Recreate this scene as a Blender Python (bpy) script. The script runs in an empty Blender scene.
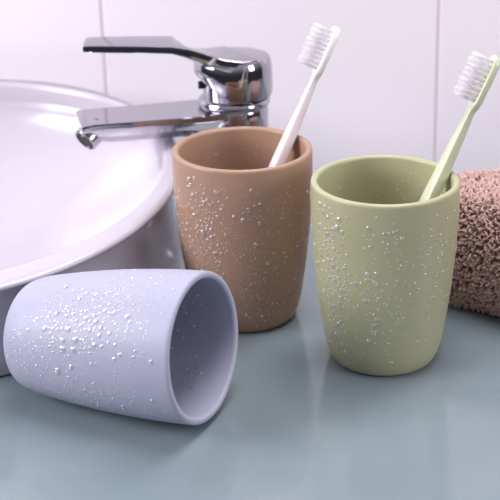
import bpy, bmesh, math, random
from math import sin, cos, pi, radians as R, sqrt
from mathutils import Vector, Matrix
random.seed(7)
S = 0.001                      # all shapes are written in millimetres
sc = bpy.context.scene
col = sc.collection
sc.view_settings.view_transform = 'Standard'
sc.view_settings.look = 'None'
sc.view_settings.gamma = 1
sc.view_settings.use_curve_mapping = False
sc.view_settings.exposure = 0.15

# ------------------------------------------------------------------ helpers
def srgb(r, g, b):
    f = lambda c: (c/255/12.92) if c/255 <= 0.04045 else ((c/255+0.055)/1.055)**2.4
    return (f(r), f(g), f(b), 1)

def mat(name, color, rough=0.4, metal=0.0, **kw):
    m = bpy.data.materials.new(name); m.use_nodes = True
    b = m.node_tree.nodes['Principled BSDF']
    b.inputs['Base Color'].default_value = color
    b.inputs['Roughness'].default_value = rough
    b.inputs['Metallic'].default_value = metal
    for k, v in kw.items():
        b.inputs[k.replace('_', ' ')].default_value = v
    return m

def nodes(m):
    nt = m.node_tree
    return nt, nt.nodes, nt.links, nt.nodes['Principled BSDF']

def add_noise_bump(m, scale, strength, dist=0.0002, detail=3):
    nt, N, L, b = nodes(m)
    tc = N.new('ShaderNodeTexCoord'); no = N.new('ShaderNodeTexNoise'); bu = N.new('ShaderNodeBump')
    no.inputs['Scale'].default_value = scale; no.inputs['Detail'].default_value = detail
    bu.inputs['Strength'].default_value = strength; bu.inputs['Distance'].default_value = dist
    L.new(tc.outputs['Object'], no.inputs['Vector']); L.new(no.outputs['Fac'], bu.inputs['Height'])
    L.new(bu.outputs['Normal'], b.inputs['Normal'])

def obj(name, verts, faces, m, parent=None, smooth=True, mtx=None, sharp=None):
    me = bpy.data.meshes.new(name)
    me.from_pydata([(v[0]*S, v[1]*S, v[2]*S) for v in verts], [], faces)
    me.materials.append(m)
    bm = bmesh.new(); bm.from_mesh(me)
    bmesh.ops.recalc_face_normals(bm, faces=bm.faces)
    bm.to_mesh(me); bm.free()
    if smooth:
        for p in me.polygons: p.use_smooth = True
        if sharp is not None: me.set_sharp_from_angle(angle=R(sharp))
    o = bpy.data.objects.new(name, me); col.objects.link(o)
    if mtx is not None: o.matrix_world = mtx
    if parent is not None: o.parent = parent
    return o

def empty(name, loc=(0, 0, 0)):
    o = bpy.data.objects.new(name, None); col.objects.link(o)
    o.location = Vector(loc)*S; o.empty_display_size = 0.02
    return o

def tag(o, label=None, cat=None, group=None, kind=None):
    if label: o['label'] = label
    if cat: o['category'] = cat
    if group: o['group'] = group
    if kind: o['kind'] = kind
    return o

class MB:
    def __init__(s): s.v = []; s.f = []
    def add(s, v, f):
        n = len(s.v); s.v += [tuple(p) for p in v]; s.f += [tuple(i+n for i in q) for q in f]
    def rings(s, rings, cap0=True, cap1=True):
        n = len(rings[0]); v = [p for r in rings for p in r]; f = []
        for k in range(len(rings)-1):
            for i in range(n):
                j = (i+1) % n
                f.append((k*n+i, k*n+j, (k+1)*n+j, (k+1)*n+i))
        if cap0: f.append(tuple(range(n))[::-1])
        if cap1: f.append(tuple((len(rings)-1)*n+i for i in range(n)))
        s.add(v, f)
    def lathe(s, prof, n=96, c=(0, 0, 0), cap0=True, cap1=True):
        s.rings([[(c[0]+r*cos(2*pi*i/n), c[1]+r*sin(2*pi*i/n), c[2]+z) for i in range(n)] for r, z in prof], cap0, cap1)
    def box(s, x0, x1, y0, y1, z0, z1):
        v = [(x, y, z) for x in (x0, x1) for y in (y0, y1) for z in (z0, z1)]
        s.add(v, [(0, 1, 3, 2), (4, 6, 7, 5), (0, 4, 5, 1), (2, 3, 7, 6), (0, 2, 6, 4), (1, 5, 7, 3)])
    def build(s, name, m, parent=None, **k): return obj(name, s.v, s.f, m, parent, **k)

def smoothstep(a, b, x):
    t = min(1, max(0, (x-a)/(b-a))); return t*t*(3-2*t)

# ------------------------------------------------------------------ materials
M = {}
M['tile'] = mat('white_glazed_tile', srgb(240, 233, 240), 0.25)
add_noise_bump(M['tile'], 9, 0.15, 0.001, 1)
M['grout'] = mat('grout', srgb(214, 198, 208), 0.7)
M['ceramic'] = mat('white_ceramic', srgb(186, 180, 191), 0.2)
M['chrome'] = mat('chrome', (0.45, 0.44, 0.49, 1), 0.06, 1.0)
M['dark'] = mat('black_rubber', (0.01, 0.01, 0.012, 1), 0.5)
M['green'] = mat('sage_green_plastic', srgb(173, 172, 137), 0.36)
M['brown'] = mat('tan_brown_plastic', srgb(166, 133, 111), 0.42)
M['blue'] = mat('lavender_grey_plastic', srgb(166, 166, 187), 0.46, Specular_IOR_Level=0.3)
for k in ('green', 'brown', 'blue'): add_noise_bump(M[k], 900, 0.04, 0.0001, 2)
m = M['water'] = bpy.data.materials.new('water'); m.use_nodes = True      # clear film: sees through, mirrors more towards its edge
nt = m.node_tree; N = nt.nodes; L = nt.links
N.remove(N['Principled BSDF']); outn = N['Material Output']
tr = N.new('ShaderNodeBsdfTransparent'); tr.inputs['Color'].default_value = (.93, .93, .94, 1)
gl = N.new('ShaderNodeBsdfGlossy'); gl.inputs['Roughness'].default_value = 0.12; gl.inputs['Color'].default_value = (1, 1, 1, 1)
lw = N.new('ShaderNodeLayerWeight'); lw.inputs['Blend'].default_value = 0.35
mx = N.new('ShaderNodeMixShader'); ma = N.new('ShaderNodeMath'); ma.operation = 'MULTIPLY_ADD'; ma.inputs[1].default_value = 0.55; ma.inputs[2].default_value = 0.16
L.new(lw.outputs['Facing'], ma.inputs[0]); L.new(ma.outputs[0], mx.inputs['Fac']); L.new(tr.outputs[0], mx.inputs[1]); L.new(gl.outputs[0], mx.inputs[2]); df = N.new('ShaderNodeBsdfDiffuse'); df.inputs['Color'].default_value = (.95, .95, .97, 1); m3 = N.new('ShaderNodeMixShader'); m3.inputs['Fac'].default_value = 0.13
L.new(mx.outputs[0], m3.inputs[1]); L.new(df.outputs[0], m3.inputs[2]); L.new(m3.outputs[0], outn.inputs['Surface'])
M['brush_white'] = mat('white_pink_plastic', srgb(243, 232, 238), 0.22, Coat_Weight=0.3, Subsurface_Weight=0.15, Subsurface_Scale=0.003)
M['brush_green'] = mat('pale_green_plastic', srgb(203, 209, 180), 0.2, Coat_Weight=0.4, Subsurface_Weight=0.15, Subsurface_Scale=0.003)
m = M['bristle'] = bpy.data.materials.new('nylon_bristle'); m.use_nodes = True
nt = m.node_tree; N = nt.nodes; L = nt.links
N.remove(N['Principled BSDF']); outn = N['Material Output']
d_ = N.new('ShaderNodeBsdfDiffuse'); d_.inputs['Color'].default_value = (.97, .95, .98, 1)
t_ = N.new('ShaderNodeBsdfTranslucent'); t_.inputs['Color'].default_value = (.98, .95, .98, 1)
x_ = N.new('ShaderNodeBsdfTransparent'); m1 = N.new('ShaderNodeMixShader'); m2 = N.new('ShaderNodeMixShader'); m2.inputs['Fac'].default_value = 0.4
L.new(d_.outputs[0], m1.inputs[1]); L.new(t_.outputs[0], m1.inputs[2]); L.new(m1.outputs[0], m2.inputs[1]); L.new(x_.outputs[0], m2.inputs[2]); L.new(m2.outputs[0], outn.inputs['Surface'])

m = M['counter'] = mat('grey_teal_stone', srgb(96, 110, 120), 0.12, IOR=1.6)
nt, N, L, b = nodes(m)
tc = N.new('ShaderNodeTexCoord')
no = N.new('ShaderNodeTexNoise'); no.inputs['Scale'].default_value = 14; no.inputs['Detail'].default_value = 4
cr = N.new('ShaderNodeValToRGB'); cr.color_ramp.elements[0].position = .3; cr.color_ramp.elements[1].position = .7
cr.color_ramp.elements[0].color = srgb(116, 130, 136); cr.color_ramp.elements[1].color = srgb(128, 141, 147)
L.new(tc.outputs['Object'], no.inputs['Vector']); L.new(no.outputs['Fac'], cr.inputs['Fac']); L.new(cr.outputs['Color'], b.inputs['Base Color'])
no2 = N.new('ShaderNodeTexNoise'); no2.inputs['Scale'].default_value = 70; no2.inputs['Detail'].default_value = 5; no2.inputs['Distortion'].default_value = 1.5
bu = N.new('ShaderNodeBump'); bu.inputs['Strength'].default_value = 0.2; bu.inputs['Distance'].default_value = 0.0004
L.new(tc.outputs['Object'], no2.inputs['Vector']); L.new(no2.outputs['Fac'], bu.inputs['Height']); L.new(bu.outputs['Normal'], b.inputs['Normal'])

m = M['terry'] = mat('rose_brown_terry', srgb(203, 168, 158), 0.9, Sheen_Weight=0.4, Sheen_Roughness=0.5)
m2 = M['terry_core'] = mat('rose_brown_weave', srgb(128, 94, 86), 0.95)

# ------------------------------------------------------------------ setting
WY = 928                                        # the tiled wall's face
mb = MB()
JX = [72.5+247.5*k for k in range(-4, 4)]
g = 0.6
for k in range(len(JX)-1):
    x0, x1 = JX[k]+g, JX[k+1]-g
    for z0, z1 in ((-60, 395), (396.2, 850)):
        bv = 1.2                                # each tile has a softened edge
        v = [(x0, WY+bv, z0), (x1, WY+bv, z0), (x1, WY+bv, z1), (x0, WY+bv, z1),
             (x0+bv, WY, z0+bv), (x1-bv, WY, z0+bv), (x1-bv, WY, z1-bv), (x0+bv, WY, z1-bv)]
        mb.add(v, [(0, 1, 5, 4), (1, 2, 6, 5), (2, 3, 7, 6), (3, 0, 4, 7), (4, 5, 6, 7)])
o = mb.build('wall_back', M['tile'], smooth=False); tag(o, 'white glazed wall tiles behind the faucet', kind='structure')
o.data.materials.append(M['grout'])
bmg = MB(); bmg.box(JX[0], JX[-1], WY+0.8, WY+12, -60, 850)
tag(bmg.build('trim_1', M['grout'], smooth=False), 'pinkish grout between the wall tiles', kind='structure')

mb = MB(); mb.box(-700, 700, 330, WY-0.5, -30, -0.02)
ct = mb.build('countertop', M['counter'], smooth=False)
tag(ct, 'glossy grey blue stone countertop that carries the cups, basin and towel', 'countertop')
bv = ct.modifiers.new('b', 'BEVEL'); bv.width = 0.003; bv.segments = 3

# ------------------------------------------------------------------ washbasin
def make_basin():
    n = 128
    def ring(cx, cy, r, dz, k):
        out = []
        for i in range(n):
            t = 2*pi*i/n
            rr = r+(12*(1-k)*max(0, cos(t+.1))**2 if r > 130 and k < .93 else 0)
            x, y = cx+rr*cos(t), cy+rr*sin(t)
            out.append((x, y, k*(58+0.108*(y-600))+dz))
        return out
    OC = (-249.6, 738.2); IC = (-246, 746)
    rs = []
    for fr, r in ((0, 135), (.02, 137), (.15, 138.5), (.4, 139.5), (.7, 141), (.82, 142.2), (.93, 149.2)):
        rs.append(ring(*OC, r, 0.2, fr))
    for dr, dz in ((0, -2.6), (-.8, -1.2), (-2.4, -.3), (-5, 0)):
        rs.append(ring(*OC, 152+dr, dz, 1))
    for r, dz in ((141, -.2), (138.5, -.8), (137, -2.2), (136, -4.5)):
        rs.append(ring(*IC, r, dz, 1))
    for q in range(1, 15):                      # the bowl
        t = q/14
        r = 136*(cos(t*pi/2)**0.62) if t < 1 else 14
        r = max(r, 14)
        k = 1-smoothstep(0, 1, t)*0 - t**0.85*0.80
        cx = IC[0]; cy = IC[1]
        rs.append(ring(cx, cy, r, -4.5-3*t, k))
    mb = MB(); mb.rings(rs, True, True)
    root = mb.build('washbasin', M['ceramic'])
    tag(root, 'round white ceramic washbasin with thick rim, standing on the counter', 'washbasin')
    zb = (58+14.5)*0.2-7.5
    d = MB(); d.lathe([(21, zb), (21.5, zb+1.2), (20, zb+2.6), (14, zb+2.4), (12, zb+1.2), (6, zb+1.6), (0.5, zb+2.4)], 48, (IC[0], IC[1], 0))
    d.build('drain', M['chrome'], root)
make_basin()

# ------------------------------------------------------------------ faucet
def make_faucet():
    fx, fy = -68.6, 800
    root = empty('faucet', (fx, fy, 0))
    tag(root, 'chrome single lever faucet reaching over the white washbasin', 'faucet')
    def P(mb, name, m, **k):
        mb.v = [(x-fx, y-fy, z) for x, y, z in mb.v]
        return mb.build(name, m, root, **k)
    c = (fx, fy, 0)
    mb = MB(); mb.lathe([(27, 0), (27.5, 1.5), (27.2, 3.5), (25.5, 5), (22.5, 5.6), (22, 5.6)], 96, c); P(mb, 'base_flange', M['chrome'], sharp=40)
    mb = MB(); mb.lathe([(21.5, 5), (21.5, 60), (22, 90), (22, 96.5), (21.4, 97.6), (20.5, 98)], 96, c); P(mb, 'body', M['chrome'], sharp=40)
    mb = MB(); mb.lathe([(20, 97.5), (22.6, 98), (23.4, 99.2), (23.4, 101), (22.4, 102.4), (19.6, 103), (19.6, 118), (10, 118)], 96, c); P(mb, 'collar', M['chrome'], sharp=40)
    # spout: flat top, hollow-edged side, rounded belly
    D = Vector((-0.952, -0.307, 0)).normalized(); Nn = Vector((-D.y, D.x, 0))      # Nn points to the room side
    if Nn.y > 0: Nn = -Nn
    secs = [(0, 20, 97, 74), (18, 19.5, 97, 77.5), (36, 19, 97, 80.6), (62, 18.5, 97.2, 81), (82, 18.2, 97.5, 81.5), (94, 18, 97.6, 83), (98, 17.6, 97.4, 84.8), (100, 17, 96.6, 87)]
    rs = []
    for s, hw, zt, zb in secs:
        o = Vector((fx, fy, 0))+D*s; ring = []
        h = zt-zb
        prof = [(-hw+.8, zt), (hw-.8, zt), (hw-.15, zt-.35), (hw, zt-1.0), (hw-.1, zt-3.4), (hw-2.0, zt-h*.30), (hw-4.2, zt-h*.55), (hw-8, zt-h*.82), (hw*.3, zb), (-hw*.3, zb),
                (-hw+8, zt-h*.82), (-hw+4.2, zt-h*.55), (-hw+2.0, zt-h*.30), (-hw+.1, zt-3.4), (-hw, zt-1.0), (-hw+.15, zt-.35)]
        for a, z in prof: p = o+Nn*a; ring.append((p.x, p.y, z))
        rs.append(ring)
    mb = MB(); mb.rings(rs); sp = P(mb, 'spout', M['chrome'], sharp=28)
    # aerator nozzle, tilted out of the tip's underside
    a = Vector((fx, fy, 0))+D*92+Nn*5+Vector((0, 0, 89)); ax = (Vector((-0.55, -0.68, -0.48))).normalized()
    q = ax.to_track_quat('Z', 'Y').to_matrix()
    def tube(prof, mbx, n=48):
        mbx.rings([[tuple(a+q@Vector((r*cos(2*pi*i/n), r*sin(2*pi*i/n), z))) for i in range(n)] for r, z in prof])
    mb = MB(); tube([(7.6, -6), (8, 6), (8, 7.6), (7.5, 8.2), (6.6, 8.2), (6.5, 7.0), (3, 7)], mb)
    mb.v = [(x-fx, y-fy, z) for x, y, z in mb.v]
    ae = mb.build('aerator', M['chrome'], sp, sharp=35)
    mb = MB(); tube([(6.4, 7.05), (6.4, 7.6), (2, 7.8)], mb, 32); mb.v = [(x-fx, y-fy, z) for x, y, z in mb.v]
    tag(mb.build('aerator_insert', M['dark'], sp, sharp=35), 'black aerator insert')
    # handle: cap whose lower edge climbs towards the lever, lever rising to the left
    n = 96; rs = []
    def zlow(t):
        w = max(0, cos(t-R(197)))
        return 104.5+15*w**1.5
    lv = [(0.6, 0.0), (1.0, 0), ]
    for r, f in ((21.6, 0), (24.6, 0), (25.2, .08), (25.3, .4), (24.8, .8), (23.8, .93), (23.0, .985), (21.5, 1.0), (14, 1.02), (6, 1.03)):
        rg = []
        for i in range(n):
            t = 2*pi*i/n; z0 = zlow(t); z1 = 130
            rg.append((fx+r*cos(t), fy+r*sin(t), z0+(z1-z0)*min(f, 1)+(0.5 if f > 1 else 0)*(f-1)*40))
        rs.append(rg)
    mb = MB(); mb.rings(rs); cap = P(mb, 'handle_cap', M['chrome'], sharp=35)
    # lever blade
    path = [((-64, 803), 21, 131.0, 9), ((-74, 796), 21.5, 131.4, 9), ((-84, 787), 19.5, 134.5, 8.5), ((-92, 780), 16.5, 139.5, 7.5), ((-98, 776.5), 14.8, 143.6, 6.4), ((-104, 774.8), 14.0, 145.6, 5.2),
            ((-125, 772.5), 12.6, 146.4, 5.0), ((-153, 770), 11.2, 146.8, 4.6), ((-156, 769.8), 11, 146.6, 4.3), ((-157, 769.7), 10.6, 146.2, 3.6)]
    rs = []
    for k, ((x, y), hw, zt, th) in enumerate(path):
        a0 = path[max(0, k-1)][0]; a1 = path[min(len(path)-1, k+1)][0]
        d = Vector((a1[0]-a0[0], a1[1]-a0[1], 0)).normalized(); s = Vector((-d.y, d.x, 0))
        rg = []
        for u, w in ((-1+.05, 0), (1-.05, 0), (1-.01, -.05), (1, -.12), (1, -.82), (.96, -.95), (.88, -1), (-.88, -1), (-.96, -.95), (-1, -.82), (-1, -.12), (-1+.01, -.07)):
            p = Vector((x, y, 0))+s*hw*u; rg.append((p.x, p.y, zt+w*th))
        rs.append(rg)
    mb = MB(); mb.rings(rs); P(mb, 'lever', M['chrome'], sharp=30)
    # set screw on the collar's left
    mb = MB(); cc = Vector((fx-19.5, fy-6, 112)); qq = Vector((-1, -.15, 0)).to_track_quat('Z', 'Y').to_matrix()
    mb.rings([[tuple(cc+qq@Vector((r*cos(2*pi*i/24), r*sin(2*pi*i/24), z))) for i in range(24)] for r, z in ((2.6, -1), (2.6, 2), (2.1, 2.7), (1.2, 2.8), (1.0, 1.8))])
    P(mb, 'set_screw', M['dark'], sharp=35)
make_faucet()

# ------------------------------------------------------------------ cups
OUT = [(26.0, 0.0), (27.6, 0.5), (28.9, 1.6), (29.8, 3.4), (30.8, 6), (32.2, 11), (33.8, 20), (35.9, 35), (37.6, 50), (38.8, 65), (39.6, 80), (39.9, 92), (39.9, 100.5), (39.8, 102.6), (39.45, 103.5), (38.9, 103.9)]
INN = [(37.5, 103.95), (36.7, 103.7), (36.2, 103.0), (36.0, 102.0), (36.3, 92), (36.2, 80), (35.6, 65), (34.8, 50), (33.1, 35), (31.0, 20), (29.0, 11), (27.2, 7), (24.5, 5), (12, 4.4), (0.8, 4.4)]
def catmull(P, sub=4):
    out = []
    for i in range(len(P)-1):
        p0 = P[max(i-1, 0)]; p1 = P[i]; p2 = P[i+1]; p3 = P[min(i+2, len(P)-1)]
        for j in range(sub):
            t = j/sub
            out.append(tuple(0.5*(2*p1[k]+(p2[k]-p0[k])*t+(2*p0[k]-5*p1[k]+4*p2[k]-p3[k])*t*t+(3*p1[k]-p0[k]-3*p2[k]+p3[k])*t**3) for k in (0, 1)))
    out.append(P[-1]); return out
PROF = catmull(OUT, 4)+INN
def make_cup(name, m, mtx, label):
    mb = MB(); mb.lathe([(22, 0.8), (24.5, 0.7), (25.2, 0.0)]+PROF, 160)
    o = mb.build(name, m, mtx=mtx, sharp=60)
    return tag(o, label, 'cup')
def lerp_prof(P, z):
    for a, b_ in zip(P, P[1:]):
        if min(a[1], b_[1]) <= z <= max(a[1], b_[1]) and a[1] != b_[1]:
            t = (z-a[1])/(b_[1]-a[1]); dr = (b_[0]-a[0])/(b_[1]-a[1])
            return a[0]+(b_[0]-a[0])*t, dr
    return P[-1][0], 0
GC = (24.1, 643.4, 0); BC = (-55.6, 694.3, 0)
mG = Matrix.Translation(Vector(GC)*S); mB = Matrix.Translation(Vector(BC)*S)
yaw, tilt = R(-21.13), R(5.9); sR, sH = 0.9552, 0.9761
lift = max(r*sR*cos(tilt)-z*sH*sin(tilt) for r, z in PROF)      # lowest point touches the counter
ax = Vector((cos(yaw)*cos(tilt), sin(yaw)*cos(tilt), sin(tilt)))
e1 = Vector((-sin(yaw), cos(yaw), 0)); e2 = ax.cross(e1)
mL = Matrix.Translation(Vector((-161.2, 607.6, lift))*S) @ Matrix((( e1.x, e2.x, ax.x, 0), (e1.y, e2.y, ax.y, 0), (e1.z, e2.z, ax.z, 0), (0, 0, 0, 1))) @ Matrix.Diagonal((sR, sR, sH, 1))
cupG = make_cup('cup', M['green'], mG, 'sage green plastic cup standing upright in front of the towel')
cupB = make_cup('cup', M['brown'], mB, 'tan brown plastic cup standing upright in front of the faucet')
cupL = make_cup('cup', M['blue'], mL, 'lavender grey plastic cup lying on its side beside the washbasin')

# ------------------------------------------------------------------ water droplets
def drop_mesh(name, seed):
    rnd = random.Random(seed); n = 10
    ph = rnd.random()*6; el = rnd.uniform(0, .18)
    rs = []
    for r, z in ((0.9, -.25), (1.0, 0.0), (0.96, .22), (0.82, .42), (0.56, .56), (0.25, .62)):
        rs.append([(r*(1+el*cos(2*(2*pi*i/n)-ph))*cos(2*pi*i/n), r*(1+el*cos(2*(2*pi*i/n)-ph))*sin(2*pi*i/n), z) for i in range(n)])
    mb = MB(); mb.rings(rs)
    return mb
DROPS = [drop_mesh('droplet', k) for k in range(5)]
dmesh = []
for k, d in enumerate(DROPS):
    me = bpy.data.meshes.new('water_droplet'); me.from_pydata([tuple(c for c in v) for v in d.v], [], d.f)
    bm = bmesh.new(); bm.from_mesh(me); bmesh.ops.recalc_face_normals(bm, faces=bm.faces); bm.to_mesh(me); bm.free()
    for p in me.polygons: p.use_smooth = True
    me.materials.append(M['water']); dmesh.append(me)

def place(mtx, t, z, r, inside, run):
    rr, dr = lerp_prof(INN[::-1] if inside else OUT, z)
    nrm = Vector((cos(t), sin(t), -dr)).normalized()
    if inside: nrm = -nrm
    p = Vector((rr*cos(t), rr*sin(t), z))
    tg = Vector((-sin(t), cos(t), 0)); up = nrm.cross(tg).normalized()
    Q = Matrix(((tg.x, up.x, nrm.x, p.x*S), (tg.y, up.y, nrm.y, p.y*S), (tg.z, up.z, nrm.z, p.z*S), (0, 0, 0, 1)))
    return mtx @ Q @ Matrix.Diagonal((r*S, r*run*S, r*S*0.9, 1))

def wet(mtx, specs, n_single, who, gname, seed):
    """specs: (count, t centre, t spread, z centre, z spread, r min, r max, inside)"""
    rnd = random.Random(seed); L_ = []
    for cnt, tc_, ts, zc, zs, r0, r1, ins, uni in specs:
        made = 0; tries = 0
        while made < cnt and tries < cnt*30:
            tries += 1
            t = (tc_+rnd.uniform(-1, 1)*ts) if uni else rnd.gauss(tc_, ts)
            z = (zc+rnd.uniform(-1, 1)*zs) if uni else rnd.gauss(zc, zs)
            if not 4 < z < 98: continue
            r = r0+(r1-r0)*rnd.random()**2.4
            ok = True
            for (t2, z2, r2, i2) in L_:
                if i2 == ins and abs(z-z2) < (r+r2)*1.15 and abs((t-t2)*38) < (r+r2)*1.15:
                    if (z-z2)**2+((t-t2)*37)**2 < ((r+r2)*1.08)**2: ok = False; break
            if not ok: continue
            L_.append((t, z, r, ins)); made += 1
    L_.sort(key=lambda q: -q[2])
    mb = MB()
    for k, (t, z, r, ins) in enumerate(L_):
        run = rnd.choice((1, 1, 1.15, 1.3, 1.0)) if r > .7 else 1
        W = place(mtx, t, z, r, ins, run)
        if k < n_single:
            o = bpy.data.objects.new('water_droplet', dmesh[k % 5]); col.objects.link(o); o.matrix_world = W
            side = 'inside' if ins else 'outside'
            tag(o, 'clear water droplet clinging to the %s of the %s' % (side, who), 'droplet', 'water droplets %s the %s' % ('inside' if ins else 'on the outside of', who))
        else:
            d = DROPS[k % 5]
            mb.add([tuple((W @ Vector(v))/S) for v in d.v], d.f)
    o = mb.build('water_mist', M['water'])
    tag(o, 'fine mist of tiny water beads spread over the %s' % who, 'water mist', kind='stuff')

c0 = -pi/2
wet(mG, [(190, c0+R(-47), R(9), 56, 21, .6, 1.6, False, 0), (34, c0+R(-12), R(3), 52, 26, .55, 1.5, False, 0), (80, c0+R(40), R(8), 66, 15, .4, 1.1, False, 0),
         (16, c0+R(3), R(6), 86, 4, .55, 1.3, False, 0), (50, c0+R(-85), R(9), 55, 22, .6, 1.3, False, 0), (430, c0+R(-10), R(55), 48, 24, .32, .62, False, 0),
         (150, pi/2-.3, R(50), 82, 9, .35, .8, True, 0)], 100, 'green cup', 'g', 1)
wet(mB, [(150, c0+R(-30), R(8), 62, 15, .6, 1.8, False, 0), (90, c0+R(-68), R(12), 60, 20, .45, 1.0, False, 0), (700, c0+R(5), R(42), 50, 24, .28, .55, False, 0),
         (12, c0+R(20), R(20), 45, 25, .9, 1.3, False, 0), (110, pi/2-.5, R(45), 84, 9, .35, .8, True, 0)], 100, 'tan brown cup', 'b', 2)
cl = mL.inverted() @ Vector((0, 0, .343)); cA = math.atan2(cl.y, cl.x)
def height_at(a): return (mL @ Vector((cos(a), sin(a), 0))).z
sg = 1 if height_at(cA+.3) > height_at(cA) else -1       # sense in which the facing side turns upwards
wet(mL, [(150, cA+sg*R(14), R(14), 52, 11, .6, 1.9, False, 0), (110, cA+sg*R(34), R(14), 74, 12, .4, 1.2, False, 0), (110, cA-sg*R(16), R(13), 18, 8, .35, .9, False, 0),
         (110, cA-sg*R(46), R(11), 56, 18, .35, .95, False, 0), (430, cA, R(45), 55, 30, .3, .55, False, 0), (10, cA+sg*R(5), R(30), 80, 12, .9, 1.6, False, 0),
         (260, cA+pi+.2, R(75), 66, 20, .35, 1.25, True, 1)], 100, 'lavender grey cup', 'l', 3)

# ------------------------------------------------------------------ toothbrushes
def make_brush(Bp, tip, mbody, label):
    B = Vector(Bp); T = Vector(tip); u = (T-B).normalized(); Ln = (T-B).length
    left = Vector((-1, 0, 0)); left = (left-u*left.dot(u)).normalized()
    fwd = Vector((0, -1, 0.36)); fwd = (fwd-u*fwd.dot(u)-left*fwd.dot(left)).normalized()
    bd = (left*cos(R(20))+fwd*sin(R(20))).normalized(); w = u.cross(bd)
    root = empty('toothbrush', Bp); tag(root, label, 'toothbrush')
    def loc(s, a, c): return u*s+bd*a+w*c
    def sect(s, ha, hc, off=0, rr=.35):
        pts = []
        n = 24
        for i in range(n):
            t = 2*pi*i/n; e = 0.34
            a = math.copysign(abs(cos(t))**e, cos(t))*ha+off; c = math.copysign(abs(sin(t))**e, sin(t))*hc
            pts.append(tuple(loc(s, a, c)))
        return pts
    L0 = Ln
    hl = 31                                           # head length
    K = [(0, 1.0, 1.5), (1, 2.2, 3.2), (4, 2.8, 4.4), (20, 3.2, 5.0), (60, 3.4, 5.2), (95, 3.4, 4.8), (115, 3.0, 4.0), (135, 2.3, 2.8), (L0-hl-4, 1.9, 2.2), (L0-hl, 1.9, 2.6)]
    mb = MB(); mb.rings([sect(s, a, c) for s, a, c in K]); mb.build('handle', mbody, root, sharp=50)
    H = [(L0-hl-2, 1.6, 2.2), (L0-hl+1, 2.0, 4.0), (L0-hl+4, 2.1, 5.2), (L0-hl/2, 2.1, 5.5), (L0-5, 2.1, 5.2), (L0-2, 2.0, 4.2), (L0-.5, 1.7, 2.6), (L0, 1.0, 1.2)]
    mb = MB(); mb.rings([sect(s, a, c) for s, a, c in H]); hd = mb.build('head', mbody, root, sharp=50)
    rnd = random.Random(3)
    for r_ in range(9):
        for c_ in (-3.1, 0, 3.1):
            if r_ in (0, 8) and c_ != 0 : cc = c_*0.8
            else: cc = c_
            s0 = L0-hl+4.2+r_*2.85
            mb = MB()
            for f_ in range(22):
                a_ = rnd.random()*2*pi; q = sqrt(rnd.random())
                ds, dc = cos(a_)*q*.75, sin(a_)*q*.75
                ex = 1+q*0.9
                ln = 11.2+rnd.uniform(-.5, .5)+(0.5 if r_ % 2 else 0)
                p0 = (s0+ds, 1.6, cc+dc); p1 = (s0+ds*ex+rnd.gauss(0, .25), 1.6+ln, cc+dc*ex+rnd.gauss(0, .25))
                rg = []
                for (s_, a2, c2), rad in ((p0, .13), (p1, .09)):
                    rg.append([tuple(loc(s_+rad*cos(k*2*pi/3), a2, c2+rad*sin(k*2*pi/3))) for k in range(3)])
                mb.rings(rg)
            mb.build('bristle_tuft', M['bristle'], hd)
    return root
make_brush((-73.5, 684.3, 7.5), (-1.7, 731.3, 165.1), M['brush_white'], 'white toothbrush leaning in the tan brown cup, bristles facing left')
make_brush((9.2, 629.3, 7.5), (83.8, 666.9, 165.0), M['brush_green'], 'pale green toothbrush leaning in the green cup, bristles facing left')

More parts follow.
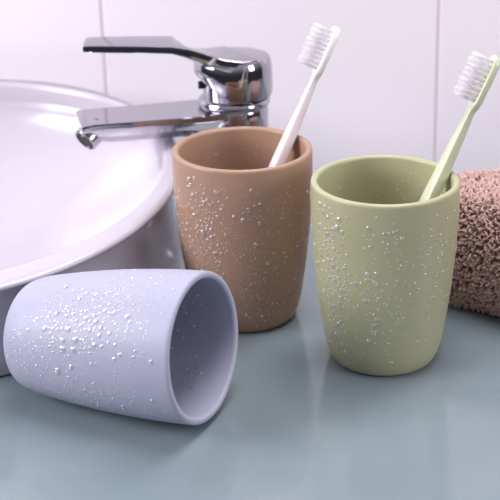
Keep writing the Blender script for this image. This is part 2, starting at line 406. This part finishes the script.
# ------------------------------------------------------------------ towel
def make_towel():
    rnd = random.Random(11)
    foot = [(42, 732), (50, 708), (74, 690), (110, 663), (160, 632), (210, 600), (250, 612), (275, 660), (270, 730), (235, 772), (170, 778), (110, 774), (66, 768)]
    n0 = len(foot); foot2 = []
    for i in range(n0):                                # closed Catmull curve
        p0, p1, p2, p3 = (foot[(i+k-1) % n0] for k in range(4))
        for j in range(8):
            t = j/8
            foot2.append(tuple(0.5*(2*p1[k]+(p2[k]-p0[k])*t+(2*p0[k]-5*p1[k]+4*p2[k]-p3[k])*t*t+(3*p1[k]-p0[k]-3*p2[k]+p3[k])*t**3) for k in (0, 1)))
    cx = sum(p[0] for p in foot2)/len(foot2); cy = sum(p[1] for p in foot2)/len(foot2)
    Ht = 66
    def pt(i, a):                                      # a: 0 = under edge, pi/2 = top face, going round the side
        x, y = foot2[i % len(foot2)]
        d = Vector((x-cx, y-cy)); Ld = d.length; d.normalize()
        rr = 30
        if a <= pi: 
            off = rr*(1-abs(sin(a))**0.9)
            z = Ht/2*(1-math.copysign(abs(cos(a))**0.8, cos(a)))
            return Vector((cx+d.x*(Ld-off), cy+d.y*(Ld-off), z))
    rs = []
    K = 16
    for k in range(K+1):
        a = pi*k/K
        rs.append([pt(i, a) for i in range(len(foot2))])
    # top face: rings shrinking to the middle, slightly domed
    top = rs[-1]
    tops = []
    for q in (0.85, 0.7, 0.5, 0.3, 0.1):
        tops.append([Vector((cx+(p.x-cx)*q, cy+(p.y-cy)*q, p.z+4*(1-q))) for p in top])
    for r_ in rs+tops:
        for p in r_:
            p.z = max(0.0, p.z+1.5*sin(p.x*.06)*cos(p.y*.05)*(p.z/Ht))
    allr = rs+tops
    mb = MB(); mb.rings([[tuple(p) for p in r_] for r_ in allr]); 
    core = mb.build('bath_towel', M['terry_core'])
    tag(core, 'folded rose brown terry bath towel lying behind the green cup', 'towel')
    # terry loops all over it
    me = core.data; polys = []
    for p in me.polygons:
        if len(p.vertices) != 4: continue
        if p.center.z < 0.0015 and p.normal.z < -.5: continue
        vs = [me.vertices[i].co.copy() for i in p.vertices]
        polys.append((p.area, vs, p.normal.copy()))
    lo = MB(); fo = 0
    for area, vs, nr in polys:
        cnt = area/(1.9e-3**2); k_ = int(cnt)+(1 if rnd.random() < cnt-int(cnt) else 0)
        for _ in range(k_):
            a, b_ = rnd.random(), rnd.random()
            p = (vs[0]*(1-a)+vs[1]*a)*(1-b_)+(vs[3]*(1-a)+vs[2]*a)*b_
            p = p/S
            if p.x > 215 and p.y > 640: continue
            nn = (nr+Vector((rnd.gauss(0, .28), rnd.gauss(0, .28), rnd.gauss(0, .28)-.1))).normalized()
            tg = nn.cross(Vector((rnd.gauss(0, 1), rnd.gauss(0, 1), rnd.gauss(0, 1)))).normalized()
            bt = nn.cross(tg)
            hh = rnd.uniform(2.8, 4.6); ww = rnd.uniform(.8, 1.3); tk = rnd.uniform(.5, .7)
            segs = 5; rings = []
            for s_ in range(segs+1):
                an = pi*s_/segs
                c_ = p+tg*(cos(an)*ww)+nn*(sin(an)*hh-.5)+bt*((s_/segs-.5)*.9)
                dr = (tg*(-sin(an)*ww)+nn*(cos(an)*hh)).normalized(); sd = dr.cross(bt).normalized()
                rings.append([tuple(c_+(sd*cos(q*2*pi/4)+bt*sin(q*2*pi/4))*tk) for q in range(4)])
            if min(v[2] for r_ in rings for v in r_) < 0.05: continue
            lo.rings(rings, False, False)
    o = lo.build('terry_pile', M['terry'], core); tag(o, kind='stuff')
make_towel()

# ------------------------------------------------------------------ light
w = bpy.data.worlds.new('room'); sc.world = w; w.use_nodes = True
nt = w.node_tree; bg = nt.nodes['Background']
tc = nt.nodes.new('ShaderNodeTexCoord'); sp = nt.nodes.new('ShaderNodeSeparateXYZ'); cr = nt.nodes.new('ShaderNodeValToRGB'); mr = nt.nodes.new('ShaderNodeMapRange')
mr.inputs['From Min'].default_value = -1; mr.inputs['From Max'].default_value = 1
nt.links.new(tc.outputs['Generated'], sp.inputs[0]); nt.links.new(sp.outputs['Z'], mr.inputs['Value']); nt.links.new(mr.outputs[0], cr.inputs['Fac'])
e = cr.color_ramp.elements; e[0].position = 0.5; e[0].color = (.06, .06, .07, 1); e[1].position = 0.75; e[1].color = (.62, .60, .70, 1)
nt.links.new(cr.outputs['Color'], bg.inputs['Color']); bg.inputs['Strength'].default_value = 0.7

def area(name, loc, target, sx, sy, power, color):
    l = bpy.data.lights.new(name, 'AREA'); l.shape = 'RECTANGLE'; l.size = sx; l.size_y = sy; l.energy = power; l.color = color
    o = bpy.data.objects.new(name, l); col.objects.link(o); o.location = loc
    o.rotation_euler = (Vector(target)-Vector(loc)).to_track_quat('-Z', 'Y').to_euler()
    return o
area('window_light', (-1.15, 0.30, 0.62), (0.05, 0.80, 0.08), 0.6, 0.6, 15, (1, .97, 1))
area('ceiling_light', (0.15, 0.76, 1.15), (0.05, 0.82, 0.0), 0.9, 0.4, 10.5, (1, .985, 1))
area('added_side_fill', (1.05, 0.20, 0.50), (0.1, 0.80, 0.08), 0.35, 0.5, 5, (1, .97, .98))  # added fill from the right, lifts the wall and the green cup
l = bpy.data.lights.new('added_basin_spot', 'SPOT'); l.energy = 13; l.spot_size = R(7); l.spot_blend = 0.25; l.shadow_soft_size = 0.012; l.color = (1, .98, 1)  # added narrow beam, not a fixture of the room; whitens a patch inside the basin
o = bpy.data.objects.new('added_basin_spot', l); col.objects.link(o); o.location = (-0.75, 0.50, 0.37)
o.rotation_euler = (Vector((-0.142, 0.775, 0.042))-Vector(o.location)).to_track_quat('-Z', 'Y').to_euler()

cam = bpy.data.cameras.new('camera'); co = bpy.data.objects.new('camera', cam); col.objects.link(co); sc.camera = co
co.location = (0, 0, 0.343); co.rotation_euler = (R(90-20.0), 0, 0)
cam.sensor_fit = 'HORIZONTAL'; cam.sensor_width = 36; cam.lens = 1289.0/500*36
cam.shift_x = (250-340)/500; cam.shift_y = -(250-170)/500
cam.clip_start = 0.01
cam.dof.use_dof = True; cam.dof.focus_distance = 0.672; cam.dof.aperture_fstop = 14
